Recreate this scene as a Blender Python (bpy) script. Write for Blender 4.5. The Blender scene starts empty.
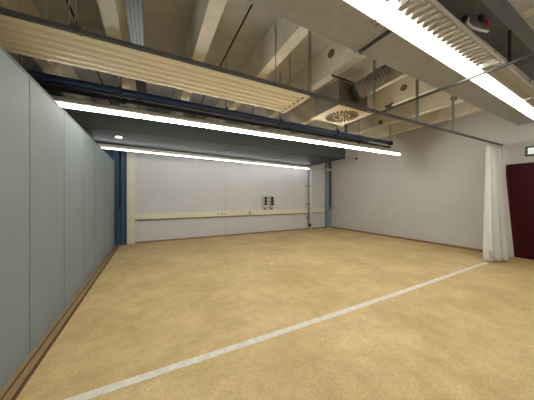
import bpy, bmesh, math, random
from mathutils import Vector, Matrix
random.seed(4)
S = bpy.context.scene
COL = S.collection
PI = math.pi

# ------------------------------------------------------------------ materials
def mat(name, col, rough=.6, metal=0., spec=.5, var=0., scale=4., col2=None, bump=0., bscale=60., stretch=None, alpha=None, trans=0.):
    m = bpy.data.materials.new(name); m.use_nodes = True
    nt = m.node_tree; b = nt.nodes['Principled BSDF']
    b.inputs['Base Color'].default_value = (*col, 1)
    b.inputs['Roughness'].default_value = rough
    b.inputs['Metallic'].default_value = metal
    b.inputs['Specular IOR Level'].default_value = spec
    if trans: b.inputs['Transmission Weight'].default_value = trans
    tc = nt.nodes.new('ShaderNodeTexCoord'); mp = nt.nodes.new('ShaderNodeMapping')
    nt.links.new(tc.outputs['Object'], mp.inputs['Vector'])
    if stretch: mp.inputs['Scale'].default_value = stretch
    if var or col2:
        n = nt.nodes.new('ShaderNodeTexNoise'); n.inputs['Scale'].default_value = scale
        n.inputs['Detail'].default_value = 6; n.inputs['Roughness'].default_value = .65
        nt.links.new(mp.outputs[0], n.inputs['Vector'])
        r = nt.nodes.new('ShaderNodeValToRGB')
        c2 = col2 or tuple(max(0, c*(1-var)) for c in col)
        r.color_ramp.elements[0].position = .35; r.color_ramp.elements[1].position = .65
        r.color_ramp.elements[0].color = (*c2, 1); r.color_ramp.elements[1].color = (*col, 1)
        nt.links.new(n.outputs['Fac'], r.inputs['Fac']); nt.links.new(r.outputs['Color'], b.inputs['Base Color'])
    if bump:
        n2 = nt.nodes.new('ShaderNodeTexNoise'); n2.inputs['Scale'].default_value = bscale; n2.inputs['Detail'].default_value = 4
        nt.links.new(mp.outputs[0], n2.inputs['Vector'])
        bp = nt.nodes.new('ShaderNodeBump'); bp.inputs['Strength'].default_value = bump; bp.inputs['Distance'].default_value = .02
        nt.links.new(n2.outputs['Fac'], bp.inputs['Height']); nt.links.new(bp.outputs[0], b.inputs['Normal'])
    return m

def emit(name, col, strength):
    m = bpy.data.materials.new(name); m.use_nodes = True
    nt = m.node_tree; b = nt.nodes['Principled BSDF']
    b.inputs['Base Color'].default_value = (.8, .8, .8, 1)
    b.inputs['Emission Color'].default_value = (*col, 1)
    b.inputs['Emission Strength'].default_value = strength
    # faint procedural unevenness of the lamp phosphor
    n = nt.nodes.new('ShaderNodeTexNoise'); n.inputs['Scale'].default_value = 3
    mr = nt.nodes.new('ShaderNodeMapRange'); mr.inputs['To Min'].default_value = strength*.95; mr.inputs['To Max'].default_value = strength*1.05
    nt.links.new(n.outputs['Fac'], mr.inputs['Value']); nt.links.new(mr.outputs[0], b.inputs['Emission Strength'])
    return m

def floor_mat():
    m = bpy.data.materials.new('floor_coating'); m.use_nodes = True
    nt = m.node_tree; L = nt.links.new; b = nt.nodes['Principled BSDF']
    tc = nt.nodes.new('ShaderNodeTexCoord')
    def noise(sc, det=8, ro=.65, st=(1, 1, 1), rot=0):
        mp = nt.nodes.new('ShaderNodeMapping'); mp.inputs['Scale'].default_value = st; mp.inputs['Rotation'].default_value = (0, 0, rot)
        L(tc.outputs['Object'], mp.inputs[0])
        n = nt.nodes.new('ShaderNodeTexNoise'); n.inputs['Scale'].default_value = sc; n.inputs['Detail'].default_value = det
        n.inputs['Roughness'].default_value = ro; L(mp.outputs[0], n.inputs['Vector']); return n
    def ramp(src, a, ca, bb, cb):
        r = nt.nodes.new('ShaderNodeValToRGB'); e = r.color_ramp.elements
        e[0].position = a; e[0].color = (*ca, 1); e[1].position = bb; e[1].color = (*cb, 1)
        L(src, r.inputs['Fac']); return r
    def mix(a, bcol, fac, mode='MIX'):
        x = nt.nodes.new('ShaderNodeMix'); x.data_type = 'RGBA'; x.blend_type = mode
        L(a, x.inputs['A']); L(bcol, x.inputs['B'])
        if isinstance(fac, float): x.inputs['Factor'].default_value = fac
        else: L(fac, x.inputs['Factor'])
        return x
    big = ramp(noise(1.1, 5).outputs['Fac'], .38, FLOOR_A, .66, FLOOR_B)
    med = ramp(noise(6, 8, .75).outputs['Fac'], .34, (.82, .79, .77), .60, (1, 1, 1))
    fine = ramp(noise(55, 6, .8).outputs['Fac'], .36, (.74, .72, .68), .56, (1, 1, 1))
    scr = ramp(noise(5, 9, .8, (.35, 5, 1), .5).outputs['Fac'], .60, (1, 1, 1), .74, (.88, .85, .80))
    scr2 = ramp(noise(4, 9, .8, (5, .4, 1), -.25).outputs['Fac'], .62, (1, 1, 1), .74, (1.15, 1.15, 1.12))
    x = mix(big.outputs[0], med.outputs[0], 1., 'MULTIPLY')
    x = mix(x.outputs['Result'], fine.outputs[0], 1., 'MULTIPLY')
    x = mix(x.outputs['Result'], scr.outputs[0], 1., 'MULTIPLY')
    x = mix(x.outputs['Result'], scr2.outputs[0], 1., 'MULTIPLY')
    L(x.outputs['Result'], b.inputs['Base Color'])
    rr = nt.nodes.new('ShaderNodeMapRange'); rr.inputs['To Min'].default_value = .38; rr.inputs['To Max'].default_value = .62
    L(noise(3, 6).outputs['Fac'], rr.inputs['Value']); L(rr.outputs[0], b.inputs['Roughness'])
    bp = nt.nodes.new('ShaderNodeBump'); bp.inputs['Strength'].default_value = .12; bp.inputs['Distance'].default_value = .01
    L(noise(70, 3).outputs['Fac'], bp.inputs['Height']); L(bp.outputs[0], b.inputs['Normal'])
    return m

FLOOR_A = (.66, .49, .22); FLOOR_B = (.86, .66, .345)
M = dict(
    floor=floor_mat(),
    concrete=mat('concrete', (.62, .61, .60), .9, var=.28, scale=1.6, bump=.3, bscale=30),
    rib=mat('rib_concrete', (.86, .81, .70), .85, var=.2, scale=2.5, bump=.2, bscale=40),
    hole=mat('knockout_brown', (.22, .155, .095), .9, var=.3, scale=20),
    joint=mat('joint_dark', (.02, .018, .015), .9, var=.3, scale=20),
    wall=mat('wall_lavender', (.66, .66, .69), .75, var=.06, scale=1.5),
    wallr=mat('wall_grey_lavender', (.66, .65, .65), .75, var=.07, scale=1.2),
    partition=mat('partition_blue_grey', (.26, .31, .335), .72, var=.07, scale=1.5),
    partseam=mat('partition_seam', (.16, .18, .19), .8, var=.2, scale=20),
    backseam=mat('wall_panel_seam', (.36, .34, .38), .8, var=.2, scale=20),
    wood=mat('wood_sill', (.42, .28, .13), .6, var=.35, scale=6, stretch=(20, 1, 20)),
    wood2=mat('wood_sill_dark', (.13, .08, .045), .7, var=.35, scale=6, stretch=(20, 1, 20)),
    base=mat('baseboard_orange_brown', (.36, .20, .12), .6, var=.2, scale=5),
    cream=mat('cream_metal', (.78, .75, .60), .45, var=.05, scale=3),
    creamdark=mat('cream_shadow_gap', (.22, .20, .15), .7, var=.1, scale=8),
    radiant=mat('radiant_cream_enamel', (.95, .91, .77), .33, var=.03, scale=1.3),
    glint=mat('painted_glint', (.95, .93, .85), .3, var=.04, scale=3),
    track=mat('grey_steel', (.09, .095, .092), .5, metal=.3, var=.15, scale=8),
    rod=mat('grey_rod', (.30, .31, .30), .5, metal=.3, var=.15, scale=8),
    darkmetal=mat('dark_metal', (.05, .055, .06), .5, metal=.2, var=.2, scale=8),
    galv=mat('galvanised_sheet', (.36, .37, .37), .55, metal=.1, var=.14, scale=9, bump=.15, bscale=14),
    galvd=mat('galvanised_flange', (.07, .07, .065), .5, metal=.3, var=.15, scale=9),
    flex=mat('spiral_foil', (.33, .33, .30), .42, metal=.6, var=.2, scale=7),
    plenum=mat('plenum_sheet', (.20, .18, .14), .6, metal=.2, var=.15, scale=5),
    collar=mat('dark_blue_collar', (.03, .05, .08), .6, var=.2, scale=9),
    diffuser=mat('cream_face_plate', (.78, .66, .42), .5, var=.05, scale=5),
    boxgrey=mat('box_grey', (.50, .49, .46), .5, var=.06, scale=4),
    black=mat('black_slot', (.012, .012, .012), .8, var=.2, scale=9),
    soffit=mat('dark_green_grey_enamel', (.028, .036, .035), .5, spec=.3, var=.12, scale=1.5),
    pipeblue=mat('dark_blue_pipe', (.03, .06, .16), .3, var=.2, scale=4),
    pipeblack=mat('black_pipe', (.02, .02, .022), .5, var=.2, scale=4),
    bluecol=mat('blue_column', (.035, .095, .155), .5, var=.12, scale=2),
    bluelight=mat('pale_blue_column', (.24, .32, .37), .5, var=.1, scale=2),
    housing=mat('batten_housing', (.55, .54, .50), .5, var=.08, scale=4),
    white=mat('white_paint', (.75, .75, .72), .5, var=.05, scale=4),
    louver=mat('louver_cream', (.42, .40, .35), .4, var=.05, scale=6),
    louverb=mat('louver_backing', (.36, .345, .31), .6, var=.1, scale=6),
    greyduct=mat('dark_grey_duct', (.14, .145, .14), .6, metal=.1, var=.15, scale=4),
    tray=mat('perforated_tray', (.17, .20, .21), .5, metal=.3, var=.2, scale=30),
    curtain=mat('white_plastic_curtain', (.72, .72, .68), .45, var=.06, scale=4),
    foil=mat('silver_film', (.85, .87, .9), .25, metal=.3, var=.1, scale=9),
    door=mat('dark_red_door', (.052, .002, .009), .5, spec=.2, var=.08, scale=2),
    doorframe=mat('dark_red_frame', (.045, .003, .009), .5, spec=.2, var=.08, scale=2),
    red=mat('red_clip', (.35, .02, .03), .5, var=.1, scale=9),
    sign=mat('sign_dark_green', (.03, .10, .09), .5, var=.1, scale=9),
    pipegrey=mat('pale_grey_pipe', (.78, .79, .72), .4, var=.12, scale=9),
    brass=mat('dull_brass', (.16, .12, .07), .45, metal=.5, var=.2, scale=9),
    tape=mat('white_floor_tape', (.84, .84, .78), .6, var=.0, scale=14, col2=(.70, .66, .54)),
    dust=mat('white_flake', (.85, .85, .8), .7, var=.1, scale=40),
    tube=emit('tube_glow', (1, .97, .88), 26.0),
    tube2=emit('tube_glow_cool', (.95, .99, 1), 6.0),
    tube3=emit('tube_glow_added', (1, .97, .88), 7.5),
    big=emit('diffuser_glow', (1, .96, .88), 8.6),
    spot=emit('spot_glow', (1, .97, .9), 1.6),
    signlit=emit('sign_panel_glow', (.9, 1, .95), .2),
)

# ------------------------------------------------------------------ helpers
def tag(o, label=None, cat=None, group=None, kind=None):
    if label: o['label'] = label
    if cat: o['category'] = cat
    if group: o['group'] = group
    if kind: o['kind'] = kind
    return o

def empty(name, loc, label, cat, group=None):
    o = bpy.data.objects.new(name, None); COL.objects.link(o); o.location = loc
    o.empty_display_size = .1
    return tag(o, label, cat, group)

class MB:
    """collects shapes in world coordinates and links them as one mesh"""
    def __init__(s): s.bm = bmesh.new(); s.mats = []
    def mi(s, m):
        if m not in s.mats: s.mats.append(m)
        return s.mats.index(m)
    def quad(s, pts, m):
        vs = [s.bm.verts.new(p) for p in pts]; f = s.bm.faces.new(vs); f.material_index = s.mi(m); return f
    def hexa(s, c, m):
        """c = 8 corners: bottom 4 ccw, top 4 ccw"""
        v = [s.bm.verts.new(p) for p in c]
        for i in ((3, 2, 1, 0), (4, 5, 6, 7), (0, 1, 5, 4), (1, 2, 6, 5), (2, 3, 7, 6), (3, 0, 4, 7)):
            f = s.bm.faces.new([v[k] for k in i]); f.material_index = s.mi(m)
    def box(s, x0, x1, y0, y1, z0, z1, m):
        s.hexa([(x0, y0, z0), (x1, y0, z0), (x1, y1, z0), (x0, y1, z0), (x0, y0, z1), (x1, y0, z1), (x1, y1, z1), (x0, y1, z1)], m)
    def beam(s, a, b, w, h, m):
        a = Vector(a); b = Vector(b); d = (b-a).normalized()
        side = Vector((d.y, -d.x, 0))
        if side.length < 1e-4: side = Vector((1, 0, 0))
        side.normalize(); up = side.cross(d).normalized()
        c = []
        for dz in (-h/2, h/2):
            for (p, k) in ((a, -1), (b, -1), (b, 1), (a, 1)):
                c.append(tuple(p + side*k*w/2 + up*dz))
        s.hexa(c, m)
    def rings(s, rings, m, cap=True, closed=True):
        """rings: list of lists of points"""
        R = [[s.bm.verts.new(p) for p in r] for r in rings]
        n = len(R[0])
        for a, b in zip(R, R[1:]):
            for i in range(n if closed else n-1):
                j = (i+1) % n
                f = s.bm.faces.new((a[i], a[j], b[j], b[i])); f.material_index = s.mi(m); f.smooth = True
        if cap and closed:
            for r in (R[0][::-1], R[-1]):
                f = s.bm.faces.new(r); f.material_index = s.mi(m)
    def tube(s, pts, r, m, n=14, radii=None):
        pts = [Vector(p) for p in pts]; out = []
        prev = None
        for i, p in enumerate(pts):
            d = (pts[min(i+1, len(pts)-1)]-pts[max(i-1, 0)]).normalized()
            if prev is None:
                u = d.orthogonal().normalized()
            else:
                u = (prev - d*prev.dot(d)).normalized()
            prev = u
            v = d.cross(u); rr = radii[i] if radii else r
            out.append([tuple(p + (u*math.cos(2*PI*k/n)+v*math.sin(2*PI*k/n))*rr) for k in range(n)])
        s.rings(out, m)
    def build(s, name, parent=None, bevel=0.):
        if parent:
            for v in s.bm.verts: v.co -= parent.location
        bmesh.ops.recalc_face_normals(s.bm, faces=s.bm.faces)
        me = bpy.data.meshes.new(name); s.bm.to_mesh(me); s.bm.free()
        for m in s.mats: me.materials.append(m)
        o = bpy.data.objects.new(name, me); COL.objects.link(o)
        if parent: o.parent = parent
        if bevel:
            md = o.modifiers.new('bevel', 'BEVEL'); md.width = bevel; md.segments = 2; md.limit_method = 'ANGLE'
        return o

def sub(parent_mesh_obj, mb, name, root):
    """a sub-part: child of a part that sits at the root's origin"""
    o = mb.build(name, None)
    o.data.transform(Matrix.Translation(-root.location)); o.parent = parent_mesh_obj
    return o

def struct(mb, name, parent=None, **k):
    o = mb.build(name, parent, **k)
    if not parent: o['kind'] = 'structure'
    return o

XL, XR, YB = -.922, 7.4, 7.65          # partition face, right wall, back wall
XF, YF = -4.2, -3.2                   # hidden far left side, wall behind the camera
ZR, ZC = 3.5, 3.95                    # underside of the ceiling ribs, slab

# ------------------------------------------------------------------ the room
b = MB(); b.box(XF-.1, XR+.1, YF-.1, YB+.1, -.15, 0, M['floor']); struct(b, 'floor')
b = MB(); b.box(XF-.1, XR+.1, YF-.1, YB+.1, ZC, ZC+.2, M['concrete'])
for x in (-3.16, -.98, 1.19, 3.37, 5.5): b.box(x-.012, x+.012, YF, YB, ZC-.004, ZC+.01, M['joint'])
ceil = struct(b, 'ceiling')
holes = {3: [(2.75, 3.80)], 5: [(2.8, 3.76)], 6: [(2.33, 3.59), (4.1, 3.59)]}
for k in range(-3, 8):
    x = -.44 + 1.08*k
    r = MB()
    r.hexa([(x-.085, YF, ZR), (x+.085, YF, ZR), (x+.085, YB, ZR), (x-.085, YB, ZR),
            (x-.13, YF, ZC+.01), (x+.13, YF, ZC+.01), (x+.13, YB, ZC+.01), (x-.13, YB, ZC+.01)], M['rib'])
    for hy, zc in holes.get(k, []):
        xs = x-.085-.045*(zc-ZR)/.45-.004
        r.rings([[(xs+dx, hy+.075*math.cos(2*PI*i/20), zc+.065*math.sin(2*PI*i/20)) for i in range(20)] for dx in (.04, -.004)], M['hole'])
    r.build('rib', ceil)

b = MB(); b.box(XF-.1, XR+.1, YB, YB+.12, 0, ZC, M['wall'])
for x, hw in ((-.33, .002), (1.2, .0015), (2.37, .005), (4.05, .002), (5.3, .002)): b.box(x-hw, x+hw, YB-.003, YB+.01, .06, 2.75, M['backseam'])
struct(b, 'wall_back')
b = MB(); b.box(XR, XR+.12, YF, YB, 0, ZC, M['wallr']); struct(b, 'wall_right')
b = MB(); b.box(XF-.12, XF, YF, YB, 0, ZC, M['wall']); struct(b, 'wall_far_left')
b = MB(); b.box(XF, XR, YF-.12, YF, 0, ZC, M['wall']); struct(b, 'wall_front')
# low partition on the left with its panel joints
b = MB(); b.box(XL-.1, XL, YF, 7.35, 0, 2.39, M['partition'])
for y, hw in ((-1.5, .005), (-.7, .005), (.13, .005), (.95, .005), (1.77, .005), (2.6, .005), (3.43, .005), (4.26, .001), (5.08, .002), (5.9, .001), (6.73, .001)): b.box(XL-.01, XL+.0015, y-hw, y+hw, .05, 2.385, M['partseam'])
b.box(XL-.11, XL+.003, YF, 7.36, 2.385, 2.405, M['partseam'])
struct(b, 'wall_left')
b = MB()
b.box(XL, XL+.035, YF, 7.45, 0, .022, M['wood']); b.box(XL+.035, XL+.055, YF, 7.45, 0, .022, M['wood2'])
b.box(XL+.055, XL+.095, YF, 7.45, 0, .028, M['wood']); b.box(XL+.095, XL+.115, YF, 7.45, 0, .012, M['wood2'])
struct(b, 'baseboard_left')
b = MB(); b.box(-.44, XR-.3, YB-.015, YB, 0, .045, M['base']); struct(b, 'baseboard_back')
b = MB(); b.box(XR-.018, XR, 1.95, YB-.02, 0, .06, M['base']); b.box(XR-.018, XR, YF, .78, 0, .06, M['base']); struct(b, 'baseboard_right')
b = MB(); b.box(-.645, -.44, YB-.05, YB, 0, 2.75, M['cream']); struct(b, 'trim_1', bevel=.006)

# door in the right wall
b = MB(); b.box(XR-.03, XR, .86, 1.83, .01, 2.07, M['door']); door = struct(b, 'door_1', bevel=.004)
b = MB()
b.box(XR-.045, XR, 1.83, 1.9, 0, 2.14, M['doorframe']); b.box(XR-.045, XR, .79, .86, 0, 2.14, M['doorframe']); b.box(XR-.045, XR, .86, 1.83, 2.07, 2.14, M['doorframe'])
b.build('door_frame', door)
b = MB(); b.tube([(XR-.03, .95, 1.05), (XR-.08, .95, 1.05), (XR-.08, 1.07, 1.05)], .011, M['track']); b.build('door_handle', door)

# ------------------------------------------------------------------ columns
def column(x0, x1, y0, ztop, m, label, flutes):
    t = empty('column', ((x0+x1)/2, y0+.1, 0), label, 'column')
    b = MB(); n = flutes*4; pts = []
    for i in range(n+1):
        x = x0+(x1-x0)*i/n
        pts.append((x, y0 + (.018 if i % 4 in (1, 2) else 0)))
    pts += [(x1, YB-.001), (x0, YB-.001)]
    b.rings([[(px, py, z) for px, py in pts] for z in (0, ztop)], m)
    o = b.build('shaft', t)
    for p in o.data.polygons: p.use_smooth = False
    return t
c1 = column(-1.35, -.65, YB-.09, 2.74, M['bluecol'], 'dark blue ribbed column between grey partition and cream strip', 7)
b = MB(); b.tube([(-.80, YB-.12, 2.7), (-.80, YB-.12, 1.15)], .018, M['pipeblack']); b.tube([(-.80, YB-.12, 1.15), (-.80, YB-.12, 1.05)], .03, M['pipeblack']); b.build('cable', c1)
c2 = column(7.08, 7.38, YB-.09, 3.4, M['bluelight'], 'pale blue column in the far right corner of the room', 3)
b = MB(); b.tube([(7.27, YB-.125, 3.3), (7.27, YB-.125, .98)], .035, M['collar']); b.box(7.2, 7.34, YB-.16, YB-.09, .86, .98, M['bluelight']); b.build('conduit', c2)

# ------------------------------------------------------------------ wall trunking, sockets, pipe
t = empty('cable_trunking', (3, YB-.05, .7), 'long cream cable trunking running along the back wall', 'trunking')
b = MB(); b.box(-.44, 6.98, YB-.085, YB, .72, .90, M['cream']); b.build('duct_body', t, bevel=.006)
b = MB(); b.box(-.44, 6.98, YB-.07, YB, .69, .72, M['creamdark']); b.build('shadow_strip', t)  # dark strip paints the shadow under the trunking
b = MB(); b.box(2.92, 3.33, YB-.115, YB-.085, .755, .89, M['cream']); so = b.build('socket_cover', t, bevel=.005)
b = MB(); b.tube([(3.26, YB-.112, .80), (3.26, YB-.125, .80)], .032, M['black']); sub(so, b, 'socket', t)
for x in (2.08, 2.2, 2.32):
    b = MB(); b.box(x-.035, x+.035, YB-.094, YB-.085, .79, .82, M['creamdark']); b.build('outlet_slot', t)
for xc, lab in ((3.95, 'left one of two pale power socket boxes above the wall trunking'), (4.24, 'right one of two pale power socket boxes above the wall trunking')):
    t = empty('power_box', (xc, YB, .9), lab, 'socket box', 'power boxes on the back wall')
    b = MB(); b.box(xc-.11, xc+.11, YB-.07, YB, .99, 1.43, M['boxgrey']); body = b.build('body', t, bevel=.01)
    for z in (1.36, 1.24, 1.12):
        b = MB(); b.tube([(xc+.005, YB-.068, z), (xc+.005, YB-.095, z)], .058, M['black']); b.build('socket', t)
    b = MB(); b.box(xc-.075, xc+.075, YB-.13, YB-.07, 1.03, 1.08, M['white']); b.build('flap', t, bevel=.006)
    b = MB(); b.box(xc-.05, xc+.05, YB-.05, YB, .90, 1.02, M['rod']); b.build('cable_entry', t)

t = empty('heating_pipe', (6.14, YB-.1, 0), 'pale grey vertical pipe with valve in front of back wall', 'pipe')
b = MB(); b.tube([(6.13, YB-.145, .02), (6.13, YB-.145, 2.74)], .05, M['pipegrey']); b.build('main_pipe', t)
b = MB(); b.tube([(6.02, YB-.145, .25), (6.02, YB-.145, 2.74)], .02, M['rod']); b.build('return_pipe', t)
b = MB(); b.tube([(6.02, YB-.2, .20), (6.02, YB-.145, .20), (6.1, YB-.13, .14), (6.13, YB-.145, .10)], .035, M['brass']); v = b.build('valve', t)
b = MB(); b.tube([(6.02, YB-.27, .20), (6.02, YB-.2, .20)], .055, M['darkmetal']); sub(v, b, 'hand_wheel', t)
for z in (.5, 1.1, 1.9):
    b = MB(); b.box(5.99, 6.18, YB-.18, YB-.003, z, z+.03, M['rod']); b.build('pipe_clamp', t)

# ------------------------------------------------------------------ soffit duct at the back
t = empty('ventilation_duct', (1.5, 6.5, 2.75), 'wide dark green-grey duct box along the top of the back wall', 'duct')
b = MB(); b.box(-3.2, 5.95, 5.42, YB-.001, 2.75, 3.22, M['soffit']); b.build('casing', t, bevel=.01)
for x in (-.1, 1.9, 3.9):
    b = MB(); b.box(x-.012, x+.012, 5.42, YB-.02, 2.742, 2.75, M['soffit']); b.build('seam_strip', t)
b = MB(); b.box(5.9, 5.97, 5.41, YB-.02, 2.735, 2.76, M['darkmetal']); b.build('end_flange', t)
b = MB(); b.tube([(-.66, 5.95, 2.749), (-.66, 5.95, 2.735)], .065, M['spot'], n=20); o = b.build('reflection_spot', t); o['label'] = 'small round glowing reflection spot'  # glowing disc stands in for a bright reflection on the casing

# ------------------------------------------------------------------ fluorescent rows
def row(name, label, pts0, pts1, joints, zt, lit, r, wh, tubemat, lastoff=False):
    """row of battens from pts0 (x,y) to pts1; joints are x positions"""
    t = empty(name, ((pts0[0]+pts1[0])/2, (pts0[1]+pts1[1])/2, zt+.12), label, 'light', 'fluorescent rows under the ceiling')
    yy = lambda x: pts0[1]+(pts1[1]-pts0[1])*(x-pts0[0])/(pts1[0]-pts0[0])
    xs = [pts0[0]]+joints+[pts1[0]]
    for i, (a, c) in enumerate(zip(xs, xs[1:])):
        h = MB()
        a2, c2 = a+.002, c-.002
        prof = [(-wh*.3, .03), (-wh*.42, .05), (-wh*.42, .09), (-wh*.25, .105), (wh*.25, .105), (wh*.42, .09), (wh*.42, .05), (wh*.3, .03)]
        h.rings([[(x, yy(x)+py, zt+pz) for py, pz in prof] for x in (a2, c2)], M['housing'])
        ho = h.build('housing', t)
        for p in ho.data.polygons: p.use_smooth = False
        for x in (a2+.012, c2-.012):
            e = MB(); e.box(x-.005, x+.005, yy(x)-.014, yy(x)+.014, zt-.008, zt+.05, M['white']); sub(ho, e, 'lamp_holder', t)
        tb = MB(); tb.tube([(a2+.01, yy(a2), zt), (c2-.01, yy(c2), zt)], r, tubemat if not (lastoff and i == len(xs)-2) else M['housing'])
        tb.build('tube', t)
    return t, yy
l1, y1 = row('light_row', 'long lit fluorescent row hanging below the dark pipes', (-1.25, 3.97), (6.42, 3.82), [0, 1.6, 3.2, 4.8], 2.63, True, .022, .13, M['tube'])
l2, y2 = row('light_row', 'far lit fluorescent row close to the back wall, right end unlit', (-1.29, 6.73), (7.3, 7.5), [.16, 1.61, 3.06, 4.51, 5.96], 2.615, True, .013, .07, M['tube2'], True)
for x in (-.62, -.35, .9, 2.4, 4.0, 5.5):
    b = MB(); b.tube([(x, y1(x), 2.735), (x, y1(x), 2.81)], .008, M['rod']); b.box(x-.07, x+.07, y1(x)-.045, y1(x)+.045, 2.748, 2.762, M['housing']); b.build('hanger_bracket', l1)
for x in (-.5, 1., 3.3, 5.5):
    b = MB(); b.tube([(x, y2(x), 2.715), (x, y2(x), 2.748)], .008, M['rod']); b.build('hanger_bracket', l2)

# big near fixture: bright diffuser band and louvre band
t = empty('louvre_light', (3, 1.0, 2.95), 'large bright fluorescent fixture with louvre, nearest the camera', 'light')
xs = [-1.6, .01, 1.63, 3.25, 4.87, 6.5]
for i, (a, c) in enumerate(zip(xs, xs[1:])):
    a2, c2 = a+.012, c-.012
    h = MB()
    h.rings([[(x, y, z) for y, z in ((1.19, 2.80), (1.19, 2.90), (1.15, 2.94), (.98, 2.94), (.876, 2.84), (.876, 2.80), (.884, 2.80), (.888, 2.835), (.985, 2.93), (1.145, 2.93), (1.182, 2.895), (1.182, 2.80))] for x in (a2, c2)], M['housing'])
    ho = h.build('housing', t)
    for p in ho.data.polygons: p.use_smooth = False
    d = MB(); d.box(a2+.004, c2-.004, 1.052, 1.176, 2.80, 2.83, M['big']); d.build('diffuser', t)
    lv = MB(); lv.hexa([(a2, .888, 2.83), (c2, .888, 2.83), (c2, 1.045, 2.88), (a2, 1.045, 2.88), (a2, .888, 2.834), (c2, .888, 2.834), (c2, 1.045, 2.884), (a2, 1.045, 2.884)], M['louverb'])
    pitch = .085 if i < 3 else .035
    n = int((c2-a2-.02)/pitch)
    for k in range(n):
        x = a2+.01+pitch*(k+.5)
        w = pitch*.27
        rg = []
        for j in range(9):
            u = j/8; y = .886+.155*u
            z0 = 2.80+.018*math.sin(u*PI); bend = .02*math.sin(u*PI)
            rg.append([(x-w+bend, y, z0), (x+w+bend, y, z0), (x+w*.8+bend, y, 2.826+.05*u), (x-w*.8+bend, y, 2.826+.05*u)])
        lv.rings(rg, M['louver'])
    lv.build('louvre', t)
for x in (1.60, 1.66):
    b = MB(); b.tube([(x, .8, 2.795), (x, 1.22, 2.795)], .004, M['track']); b.build('retaining_wire', t)
for x in (.6, 2.4, 4.1, 5.7):
    b = MB(); b.tube([(x, 1.13, 2.94), (x, 1.13, ZC)], .006, M['rod']); b.build('hanger_rod', t)

t.rotation_euler.z = .021
# unseen fixtures added behind the camera to light the near floor
l3, y3 = row('light_row', 'added unseen fluorescent row lighting the near floor', (-.6, -1.6), (6.4, -1.6), [1.15, 2.9, 4.65], 2.8, True, .03, .11, M['tube3'])
for x in (0, 2, 4, 6):
    b = MB(); b.tube([(x, -1.6, 2.92), (x, -1.6, ZC)], .006, M['rod']); b.build('hanger_rod', l3)  # rods of the added unseen row

# ------------------------------------------------------------------ pipes above row 1
def pipe(pts, r, m, label, supports, name='ceiling_pipe'):
    t = empty(name, pts[0], label, 'pipe')
    b = MB(); b.tube(pts, r, m); b.build('pipe_run', t)
    for x, ztop in supports:
        f = (x-pts[0][0])/(pts[-1][0]-pts[0][0]); y = pts[0][1]+(pts[-1][1]-pts[0][1])*f; z = pts[0][2]
        b = MB(); b.tube([(x, y, z), (x, y, ztop)], .009, M['rod']); b.box(x-.015, x+.015, y-r-.012, y+r+.012, z-r-.012, z+r+.012, m); b.build('pipe_hanger', t)
pipe([(-3.5, 3.86, 2.93), (6.1, 3.86, 2.93)], .05, M['pipeblue'], 'thick dark blue pipe above the middle fluorescent row', [(-.4, ZC), (1.2, ZC), (2.35, ZC), (3.95, ZC), (6.03, ZC)])
pipe([(-3.5, 4.0, 2.86), (6.25, 4.0, 2.86)], .03, M['pipeblack'], 'thin black pipe right above the middle fluorescent row', [(-1.5, ZC), (1.8, ZC), (4.9, ZC)])
pipe([(-3.5, 4.35, 3.05), (5.7, 4.35, 3.05)], .045, M['pipeblack'], 'black pipe hung behind the dark blue pipe', [(-.2, ZC), (2.9, ZC)])

# ------------------------------------------------------------------ radiant ribbed panel
t = empty('radiant_panel', (-.4, 2.65, 2.75), 'long cream ribbed radiant heating panel hanging at upper left', 'heating panel')
RX0, RX1, RY0, RY1, RZ = -1.6, 1.86, 2.34, 2.96, 2.722
nr = 6; prof = []
for i in range(nr):
    y = RY0+(RY1-RY0)*i/nr; w = (RY1-RY0)/nr
    prof += [(y, RZ+.014), (y+w*.12, RZ+.006), (y+w*.3, RZ-.002), (y+w*.65, RZ-.002), (y+w*.85, RZ+.006)]
prof += [(RY1, RZ+.014), (RY1, RZ+.02), (RY0, RZ+.02)]
b = MB(); b.rings([[(x, py, pz) for py, pz in prof] for x in (RX0, RX1)], M['radiant'])
pn = b.build('ribbed_sheet', t)
for p in pn.data.polygons: p.use_smooth = False
b = MB(); b.box(RX1, RX1+.03, RY0, RY1, RZ-.005, RZ+.021, M['radiant']); e = b.build('end_plate', t)
for i in range(6):
    y = RY0+.05+(RY1-RY0)*i/6
    b = MB(); b.box(RX1-.06, RX1-.03, y-.012, y+.03, RZ-.006, RZ-.002, M['creamdark']); sub(e, b, 'slot', t)
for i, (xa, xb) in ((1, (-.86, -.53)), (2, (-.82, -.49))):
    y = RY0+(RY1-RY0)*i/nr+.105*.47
    b = MB(); b.box(xa, xb, y-.017, y+.017, RZ-.005, RZ-.002, M['glint']); o = b.build('glint_strip', t); o['label'] = 'short painted reflection glint on the ribs'  # pale strips paint reflection glints onto the ribs
for x in (-1.4, ):
    for y in (RY0+.06, RY1-.06):
        b = MB(); b.tube([(x, y, RZ+.02), (x, y, ZC)], .007, M['rod']); b.build('hanger_rod', t)

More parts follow.
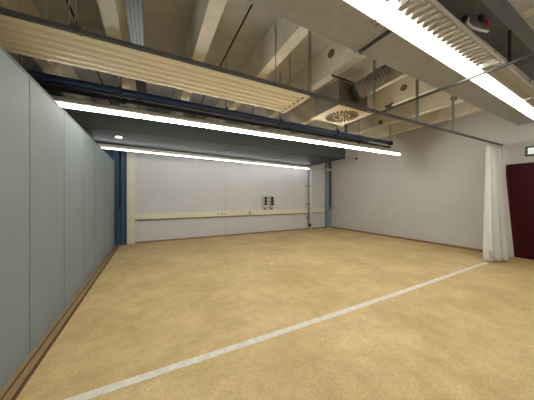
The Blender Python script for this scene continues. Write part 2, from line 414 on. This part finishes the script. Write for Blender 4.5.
# ------------------------------------------------------------------ curtain track with its hangers
t = empty('curtain_track', (3, 2.2, 2.72), 'long grey ceiling track with vertical hangers ending at curtain', 'track')
ta, tb_ = Vector((-3., 2.38, 2.735)), Vector((7.36, 1.96, 2.61))
ta0 = ta.copy()
def tp(x): f = (x-ta.x)/(tb_.x-ta.x); return ta.lerp(tb_, f)
b = MB(); b.beam(tp(-1.62), tb_, .03, .034, M['track']); b.build('rail', t)
for x, r in ((1.77, .015), (2.95, .013), (4.02, .016), (5.17, .015), (-.72, .006)):
    p = tp(x); b = MB(); b.box(p.x-r, p.x+r, p.y-r, p.y+r, p.z+.018, ZC, M['rod']); b.build('hanger', t)
for x in (-.585, -.545):
    p = tp(x); b = MB(); b.tube([(p.x, p.y, p.z+.02), (p.x, p.y, ZC)], .005, M['rod']); b.build('hanger', t)
p = tp(-.52); b = MB(); b.box(p.x-.05, p.x-.03, p.y-.025, p.y+.02, p.z-.01, p.z+.035, M['brass']); b.box(p.x+.0, p.x+.02, p.y-.025, p.y+.02, p.z-.02, p.z+.03, M['brass']); b.box(p.x-.05, p.x+.02, p.y-.03, p.y-.01, p.z+.02, p.z+.045, M['brass']); b.build('clamp', t)
# thin cross wires behind the track
for x, y, z0 in ((1.60, 2.75, 2.743), (1.845, 2.75, 2.743)):
    b = MB(); b.tube([(x, y, z0), (x, y, ZC)], .007, M['rod']); tag(b.build('suspension_wire'), 'thin wire rising from the cream ribbed panel, ' + ('left' if x < 1.8 else 'right') + ' one of two', 'wire', 'wires above the ribbed panel')

# cross rail running towards the camera
t = empty('cross_rail', (3.17, 1, 2.7), 'grey steel rail crossing under the big bright fixture', 'rail')
b = MB(); b.box(3.158, 3.182, -2.5, 2.86, 2.69, 2.715, M['track']); b.build('rail', t)
b = MB(); b.box(3.15, 3.19, 2.86, 2.9, 2.56, 2.72, M['darkmetal']); b.build('end_drop', t)
b = MB(); b.box(3.166, 3.174, .2, .21, 2.715, ZC, M['rod']); b.build('hanger', t)
b = MB(); b.box(3.12, 3.22, 2.02, 2.08, 2.72, 2.75, M['darkmetal']); b.tube([(3.1, 1.95, 2.74), (3.22, 2.1, 2.76)], .014, M['darkmetal']); b.build('clamp', t)

# ------------------------------------------------------------------ rectangular galvanised ducts
def gduct(x0, x1, label):
    t = empty('metal_duct', ((x0+x1)/2, 1.45, 3.0), label, 'duct', 'flat galvanised ducts')
    b = MB(); b.box(x0, x1, 1.2, 1.7, 3.0, 3.22, M['galv']); b.build('casing', t, bevel=.008)
    for x in (x0, x1-.02):
        b = MB(); b.box(x, x+.02, 1.19, 1.71, 2.992, 3.23, M['galv']); b.build('flange', t)
    for x in (x0+.6, x1-.6):
        b = MB(); b.tube([(x, 1.45, 3.22), (x, 1.45, ZC)], .008, M['rod']); b.build('hanger_rod', t)
gduct(-1.6, 2.03, 'grey galvanised sheet duct left of the dark gap')
gduct(2.10, 7.3, 'grey galvanised sheet duct right of the dark gap')
b = MB(); b.box(2.03, 2.10, 1.21, 1.70, 3.012, 3.21, M['galvd']); tag(b.build('duct_joint'), 'dark joint strip between the two galvanised ducts', 'joint')

# dark grey duct above the fixture
t = empty('dark_duct', (3, .7, 3.2), 'dark grey rectangular duct at the upper right corner', 'duct')
b = MB(); b.box(-1.6, 7.3, .86, 1.07, 3.2, 3.48, M['greyduct']); b.build('casing', t, bevel=.006)
b = MB(); b.box(2.2, 2.24, .85, 1.08, 3.19, 3.49, M['darkmetal']); b.build('flange', t)
b = MB(); b.box(3.48, 3.51, .862, .885, 2.86, 3.2, M['black']); b.build('drop_bar', t)
t = empty('hanging_clip', (3.0, .93, 3.2), 'white strap with black and red clips under the dark duct', 'clip')
b = MB(); b.tube([(2.84, 1.0, 3.185), (2.88, 1.02, 3.16), (2.98, 1.02, 3.15), (3.12, .99, 3.15), (3.22, .97, 3.16)], .012, M['white']); b.build('strap', t)
b = MB(); b.box(2.92, 2.99, .92, .95, 3.15, 3.199, M['black']); b.build('black_clip', t)
b = MB(); b.box(2.8, 2.84, 1.0, 1.04, 3.16, 3.199, M['black']); b.build('black_clip', t)
b = MB(); b.box(3.06, 3.13, .92, .945, 3.155, 3.199, M['red']); b.build('red_clip', t)

# perforated cable tray up left
t = empty('cable_tray', (-.19, 4, 3.2), 'grey perforated cable tray under the ceiling at upper left', 'cable tray')
b = MB(); b.box(-.22, -.08, 1.8, 5.35, 3.2, 3.206, M['tray']); b.box(-.225, -.215, 1.8, 5.35, 3.2, 3.26, M['track']); b.box(-.085, -.075, 1.8, 5.35, 3.2, 3.26, M['track'])
for i in range(60):
    for x in (-.19, -.155, -.12): b.box(x, x+.006, 1.85+i*.05, 1.88+i*.05, 3.197, 3.201, M['black'])
b.build('tray_bed', t)
for y in (2., 3.5, 5.):
    b = MB(); b.tube([(-.15, y, 3.2), (-.15, y, ZC)], .008, M['rod']); b.build('hanger_rod', t)

# ------------------------------------------------------------------ swirl diffuser, plenum and flexible duct
DX0, DX1, DY0, DY1, DZ = 2.58, 3.38, 2.47, 3.14, 2.80
t = empty('air_diffuser', ((DX0+DX1)/2, (DY0+DY1)/2, DZ), 'cream square air diffuser with round swirl slots below plenum box', 'air vent')
cx, cy = (DX0+DX1)/2, (DY0+DY1)/2
b = MB(); b.box(DX0, DX1, DY0, DY1, DZ, DZ+.02, M['diffuser']); fp = b.build('face_plate', t, bevel=.004)
b = MB()
for ring, (r0, r1, n) in enumerate(((.05, .13, 12), (.15, .28, 24))):
    for k in range(n):
        a = 2*PI*k/n + ring*.1; da = .14 if ring == 0 else .08; tw = .18
        pts = [(r0, a-da), (r1, a-da*.8+tw), (r1, a+da*.8+tw), (r0, a+da)]
        pp = [(cx+r*math.cos(q), cy+r*math.sin(q)) for r, q in pts]
        b.hexa([(x, y, DZ-.003) for x, y in pp]+[(x, y, DZ+.001) for x, y in pp], M['black'])
sub(fp, b, 'swirl_slots', t)
b = MB(); b.box(DX0+.06, DX1-.06, DY0+.06, DY1-.04, DZ+.02, 3.25, M['plenum']); b.build('plenum_box', t, bevel=.005)
b = MB(); b.box(2.65, 3.3, 2.69, 2.71, 3.39, 3.41, M['darkmetal']); b.box(2.95, 2.97, 2.69, 2.71, 3.25, 3.39, M['rod']); b.build('support_bar', t)
t2 = empty('flexible_duct', (3.2, 2.3, 3.16), 'grey spiral flexible duct joining the diffuser box', 'duct')
P0, P1 = Vector((2.97, 2.48, 3.09)), Vector((3.62, 1.45, 3.46))
pts, rad = [], []
n = 220
for i in range(n+1):
    f = i/n; pts.append(P0.lerp(P1, f)+Vector((0, 0, .06*math.sin(f*PI)))); rad.append(.135+.0045*math.sin(f*2*PI*28))
b = MB(); b.tube(pts, .135, M['flex'], n=28, radii=rad); b.build('spiral_hose', t2)
b = MB(); b.tube([P0+Vector((-.01, .03, -.01)), P0+Vector((.01, -.02, .01))], .145, M['collar'], n=28); b.build('collar', t2)

# ------------------------------------------------------------------ curtain
def curtain(top, bot, folds, amp_t, amp_b, zt, zb, thick=.006, steps=150, rows=26):
    b = MB(); R = []
    def along(path, f):
        L = [math.dist(p, q) for p, q in zip(path, path[1:])]; T = sum(L)*f
        for (p, q), l in zip(zip(path, path[1:]), L):
            if T <= l+1e-9:
                u = T/l; d = ((q[0]-p[0])/l, (q[1]-p[1])/l)
                return p[0]+(q[0]-p[0])*u, p[1]+(q[1]-p[1])*u, d
            T -= l
        return (*path[-1], d)
    for j in range(rows+1):
        g = j/rows; z = zt+(zb-zt)*g; ring = []
        for i in range(steps+1):
            f = i/steps
            x0, y0, d0 = along(top, f); x1, y1_, d1 = along(bot, f)
            x = x0+(x1-x0)*g; y = y0+(y1_-y0)*g
            amp = amp_t+(amp_b-amp_t)*g
            ph = f*folds*2*PI + .5*math.sin(f*9)+.25*math.sin(g*3+f*11)
            o = amp*(math.sin(ph)+.3*math.sin(ph*2.3+1))*(.75+.25*math.sin(f*17))
            nx, ny = -d1[1], d1[0]
            ring.append((x+nx*o+d1[0]*.03*math.cos(ph), y+ny*o, z))
        R.append(ring)
    b.rings(R, M['curtain'], cap=False, closed=False)
    return b
t = empty('curtain', (6.8, 1.9, 0), 'white floor-length curtain bunched beside the red door', 'curtain')
b = curtain([(6.70, 2.02), (7.10, 1.99)], [(6.27, 1.93), (6.70, 1.72)], 6, .045, .095, 2.575, .03)
o = b.build('drape', t); md = o.modifiers.new('s', 'SOLIDIFY'); md.thickness = .006
b = curtain([(7.05, 1.99), (7.32, 1.96)], [(6.80, 1.80), (7.15, 1.76)], 3, .03, .06, 2.575, .04)
o = b.build('drape', t); md = o.modifiers.new('s', 'SOLIDIFY'); md.thickness = .006
b = MB(); b.hexa([(6.66, 1.98, 2.56), (7.33, 1.95, 2.56), (7.33, 1.98, 2.56), (6.66, 2.01, 2.56), (6.66, 1.98, 2.59), (7.33, 1.95, 2.59), (7.33, 1.98, 2.59), (6.66, 2.01, 2.59)], M['curtain']); b.build('heading_tape', t)
b = MB(); b.rings([[(6.20+.03*math.sin(k*2.1), 1.80+.05*k/3+.02*math.sin(j*3+k), .10+.16*j/4+.02*math.sin(k)) for k in range(4)] for j in range(5)], M['foil'], cap=False, closed=False)
o = b.build('film_patch', t); o['label'] = 'shiny silver film patch'

# ------------------------------------------------------------------ small things
t = empty('emergency_sign', (XR, 1.4, 2.4), 'small dark green framed sign with pale panel above red door', 'sign')
b = MB(); b.box(XR-.05, XR, 1.16, 1.60, 2.29, 2.50, M['sign']); b.build('frame', t, bevel=.006)
b = MB(); b.box(XR-.056, XR-.05, 1.30, 1.56, 2.325, 2.465, M['signlit']); b.build('panel', t)
t = empty('wall_sensor', (XR, 6.09, 2.98), 'small grey sensor on the right wall below the far pipe ends', 'sensor')
b = MB(); b.box(XR-.03, XR, 5.98, 6.2, 2.9, 3.08, M['white']); b.build('back_plate', t, bevel=.01)
b = MB(); b.tube([(XR-.03, 6.12, 2.98), (XR-.09, 6.12, 2.96)], .04, M['black']); b.build('lens', t)

# tape line on the floor
b = MB(); n = 60
random.seed(2)
R = []
for i in range(n+1):
    x = -.82+(6.28+.82)*i/n; w = .037+random.uniform(-.002, .002); y = 1.88+.02*math.cos(i/n*PI*2)*.6
    R.append([(x, y-w, .0005), (x, y+w, .0005), (x, y+w, .003), (x, y-w, .003)])
b.rings(R, M['tape']); o = b.build('floor_tape'); tag(o, 'worn white tape line running across the tan floor', 'tape line')
for p in o.data.polygons: p.use_smooth = False
# paint flake
b = MB(); r = []
for dz in (0.0005, .004):
    r.append([(2.20+(.045+.015*math.sin(k*3))*math.cos(2*PI*k/9), 3.93+(.05+.02*math.cos(k*2))*math.sin(2*PI*k/9), dz) for k in range(9)])
b.rings(r, M['dust']); tag(b.build('paint_flake'), 'small white flake lying on the middle of the floor', 'flake')

# ------------------------------------------------------------------ world, camera
w = bpy.data.worlds.new('World'); S.world = w; w.use_nodes = True
w.node_tree.nodes['Background'].inputs[0].default_value = (.5, .5, .5, 1)
w.node_tree.nodes['Background'].inputs[1].default_value = .05
cam = bpy.data.cameras.new('camera'); co = bpy.data.objects.new('camera', cam); COL.objects.link(co)
cam.sensor_width = 36; cam.lens = 218/534*36; cam.shift_y = -1.5/534; cam.clip_start = .05
co.location = (0, 0, 1.35); co.rotation_euler = (PI/2, 0, -math.radians(27.9))
S.camera = co
S.view_settings.view_transform = 'Standard'; S.view_settings.look = 'None'
S.view_settings.exposure = 1.17; S.view_settings.gamma = 1
